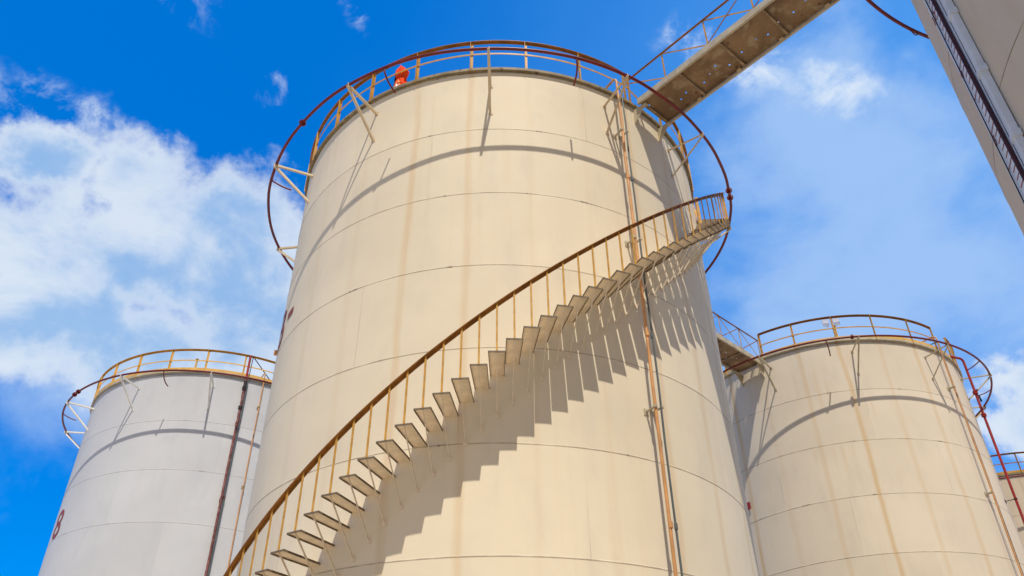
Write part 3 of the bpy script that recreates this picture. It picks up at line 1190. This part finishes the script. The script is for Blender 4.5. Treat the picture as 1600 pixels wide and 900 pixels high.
# white tank: peeling maroon riser with a grey pipe, and an orange conduit
for nm, adeg, off, r, mt_, lab, tz_, cz in (
        ('riser_pipe', -64.2, .11, .040, M['peel'], 'peeling dark red riser pipe on the white tank', LEFT['top'] - .05, (3, 7, 10.4, 13.2)),
        ('grey_riser', -63.3, .11, .026, M['grey_pipe'], 'grey pipe hugging the peeling red riser on the white tank', LEFT['top'] - .1, (3.1, 7.1, 10.5, 13.3)),
        ('orange_conduit', -56.9, .10, .021, M['orange_pipe'], 'thin orange conduit on the white tank beside the middle tank edge', LEFT['top'] + .35, (4, 8, 11.0, 14.0))):
    a = R_(adeg)
    rr = LEFT['R'] + off
    pts = [pol(rr, a, 0.05)]
    z = 1.0
    while z < tz_ - .4:
        pts.append(pol(rr + random.uniform(-.01, .01), a + random.uniform(-.0015, .0015), z))
        z += 1.3
    pts += [pol(rr, a, tz_ - .2)] + ([pol(rr, a, tz_)] if nm != 'orange_conduit' else arc_pts(pol(rr, a, tz_ - 1), pol(rr, a, tz_), pol(LEFT['R'] - .4, a, tz_)) + [pol(LEFT['R'] - .4, a, tz_)])
    root = pipe_run(nm, LEFT['c'], pts, r, mt_, lab, 'pipe', [(a, rr, q + ZO) for q in cz], LEFT['R'], clamp_mat=M['dull_cream'] if nm[0] == 'o' else M['peel'])
    if nm == 'riser_pipe':
        for zz, rr2 in ((14.52, .075), (14.60, .075), (13.75, .07), (13.82, .07)):
            b = MB()
            b.cyl(pol(rr, a, zz + ZO - .022), pol(rr, a, zz + ZO + .022), rr2, 14)
            b.build('flange', M['dark'], root)
        b = MB()
        b.cyl(pol(rr, a, 14.60 + ZO), pol(rr, a, 14.85 + ZO), .055, 12)
        b.build('valve_body', M['dark'], root)
        b = MB()
        b.tube([pol(rr, a, LEFT['top'] - .08), pol(rr - .05, a, LEFT['top'] + .9)], .042, 10)
        b.build('vent_stub', M['red'], root, smooth=50)
    if nm == 'grey_riser':
        b = MB()
        top_ = pol(LEFT['R'] + .02, a + .006, LEFT['top'] + .90)
        b.bar(pol(LEFT['R'] + .1, a, LEFT['top'] - .1), top_, .03, .02)
        b.bar(top_, pol(LEFT['R'] - .4, R_(-51), LEFT['top'] + .25), .028, .02)
        b.build('stay', M['dark'], root)

# rust streaked tank: orange conduit, dark conduit
for nm, adeg, off, r, mt_, lab, tz_ in (('orange_conduit', -57.6, .22, .026, M['orange_pipe'], 'orange conduit running down the rust streaked cream tank', RIGHT['top'] + .5),
                                        ('grey_conduit', -56.7, .20, .018, M['grey_pipe'], 'thin grey conduit beside the orange one on the rust streaked cream tank', RIGHT['top'] + .3)):
    a = R_(adeg)
    rr = RIGHT['R'] + off
    pts = [pol(rr, a, 0.05)]
    z = 1.0
    while z < tz_ - .4:
        pts.append(pol(rr + random.uniform(-.01, .01), a + random.uniform(-.0018, .0018), z))
        z += 1.3
    pts += arc_pts(pol(rr, a, tz_ - 1), pol(rr, a, tz_), pol(RIGHT['R'] - .5, a, tz_)) + [pol(RIGHT['R'] - .5, a, tz_)]
    pipe_run(nm, RIGHT['c'], pts, r, mt_, lab, 'pipe', [(a, rr, q + ZO) for q in (2.2, 6.0, 9.85, 13.6)], RIGHT['R'])

# the tall red pipe with its bend over the roof edge
a = math.atan2(25.74 - RIGHT['c'][1], 16.22 - RIGHT['c'][0])
rr = math.hypot(25.74 - RIGHT['c'][1], 16.22 - RIGHT['c'][0])
zt_ = RIGHT['top'] + .12
cor = pol(rr, a, zt_)
end = pol(RIGHT['R'] + .05, a - .105, zt_ - .02)
pts = [pol(rr, a, .05), pol(rr, a, zt_ - 1.0)] + arc_pts(pol(rr, a, zt_ - 1), cor, end, 8, .16) + [end]
red = pipe_run('red_riser', RIGHT['c'], pts, .043, M['red'],
               'tall bright red pipe with a bent top standing beside the streaked cream tank', 'pipe',
               [(a, rr, q + ZO) for q in (3.0, 7.5, 10.0)], RIGHT['R'], clamp_mat=M['dark'])
for zz in (12.98, 13.04, 13.86, 13.92):
    b = MB()
    b.cyl(pol(rr, a, zz + ZO - .018), pol(rr, a, zz + ZO + .018), .085, 14)
    b.build('flange', M['red'], red)
b = MB()
p = pol(rr, a, 13.89 + ZO)
t = Vector((-sin(a), cos(a), 0))
b.cyl(p, p + t * .75, .03, 8)
b.cyl(p + t * .30 - Vector((0, 0, .07)), p + t * .30 + Vector((0, 0, .22)), .035, 8)
b.cyl(p + t * .62 - Vector((0, 0, .10)), p + t * .62 + Vector((0, 0, .12)), .030, 8)
b.cyl(p + t * .30 + Vector((0, 0, .20)), p + t * .30 + Vector((0, 0, .225)), .075, 10)
b.build('branch_valve', M['dark'], red)

# ------------------------------------------------------------------ small things on the roofs
# orange cloth bundled on a dark stub
cx, cy = MAIN['c']
ca_ = R_(-115.9)
base = Vector((cx, cy, 0)) + pol(5.00, ca_, MAIN['top'] + .03)
cl = empty('cloth_bundle', base, 'crumpled bright orange cloth bundle standing behind the railing of the middle tank', 'cloth')
cl.rotation_euler.z = ca_


def cloth_mesh(hs0, hs1, prof, amp, seed, a0=0, a1=2 * PI, squash=.7):
    mb_ = MB()
    nr, na = 22, 48
    vs_, fs_ = [], []
    for i in range(nr + 1):
        t = i / nr
        z = hs0 + (hs1 - hs0) * t
        rb = prof(t)
        for j in range(na + 1):
            a = a0 + (a1 - a0) * j / na
            f = noise.noise(Vector((cos(a) * 2.2, sin(a) * 2.2, seed + t * 2.4))) + .5 * noise.noise(Vector((cos(a) * 5, sin(a) * 5, seed + t * 6)))
            r = rb * (1 + amp * f)
            lean = -.11 * t
            r *= 1 + .38 * math.exp(-((t - .62) / .09) ** 2) * max(0, sin(a)) + .30 * math.exp(-((t - .40) / .07) ** 2) * max(0, -sin(a))
            vs_.append((r * cos(a) * squash, r * sin(a) + lean, z + .03 * f))
    for i in range(nr):
        for j in range(na):
            q = i * (na + 1) + j
            fs_.append((q, q + 1, q + na + 2, q + na + 1))
    mb_.add(vs_, fs_)
    return mb_


cloth_mesh(0.0, 1.06, lambda t: (.165 - .075 * t) * (1 - max(0, t - .8) * 3.2) + .02 * math.sin(t * 11), .42, 3.0).build('outer_fold', M['cloth'], cl, smooth=80)
cloth_mesh(0.0, .46, lambda t: .225 - .14 * t, .18, 9.0, -.6, .65, .78).build('pale_fold', M['cloth_pale'], cl, smooth=80)
b = MB()
b.cyl((.06, -.21, -.02), (.02, -.20, .80), .024, 8)
b.build('stub_pole', M['dark'], cl)
b = MB()
b.cyl((.17, -.04, -.02), (.17, -.04, .14), .03, 10)
b.build('grey_weight', M['clear_plastic'], cl)

# pale twin box on a short post, streaked tank
cx, cy = RIGHT['c']
a = R_(-101.2)
base = Vector((cx, cy, 0)) + pol(RIGHT['R'] - .12, a, RIGHT['top'] + .03)
lt = empty('lamp_post', base, 'two pale translucent boxes on a short post behind the streaked tank railing', 'lamp')
lt.rotation_euler.z = a
b = MB()
b.cyl((0, .10, 0), (0, .10, .66), .028, 8)
b.build('post', M['pale_yellow'], lt)
for y in (-.17, .19):
    b = MB()
    b.box((0, y, .80), .10, .20, .26)
    b.bar((0, y, .66), (0, y * .5, .62), .02)
    b.build('box', M['translucent'], lt)
# short capped vent stubs behind the railings
for tk_, adeg, h_, lab in ((LEFT, -86.0, .52, 'short yellow vent stub with a cap behind the white tank railing'),
                           (FAR, -128.0, .80, 'short yellow vent stub behind the distant tank railing'),):
    a = R_(adeg)
    base = Vector((*tk_['c'], 0)) + pol(tk_['R'] - .15, a, tk_['top'] + .03)
    st = empty('vent_stub', base, lab, 'vent')
    b = MB()
    b.cyl((0, 0, 0), (0, 0, h_), .035, 10)
    b.build('stub_pipe', M['pale_yellow'], st)
    b = MB()
    b.cyl((0, 0, h_), (0, 0, h_ + .05), .06, 10)
    b.build('cap', M['ochre'], st)
# overflow elbow near the pipes of the middle tank
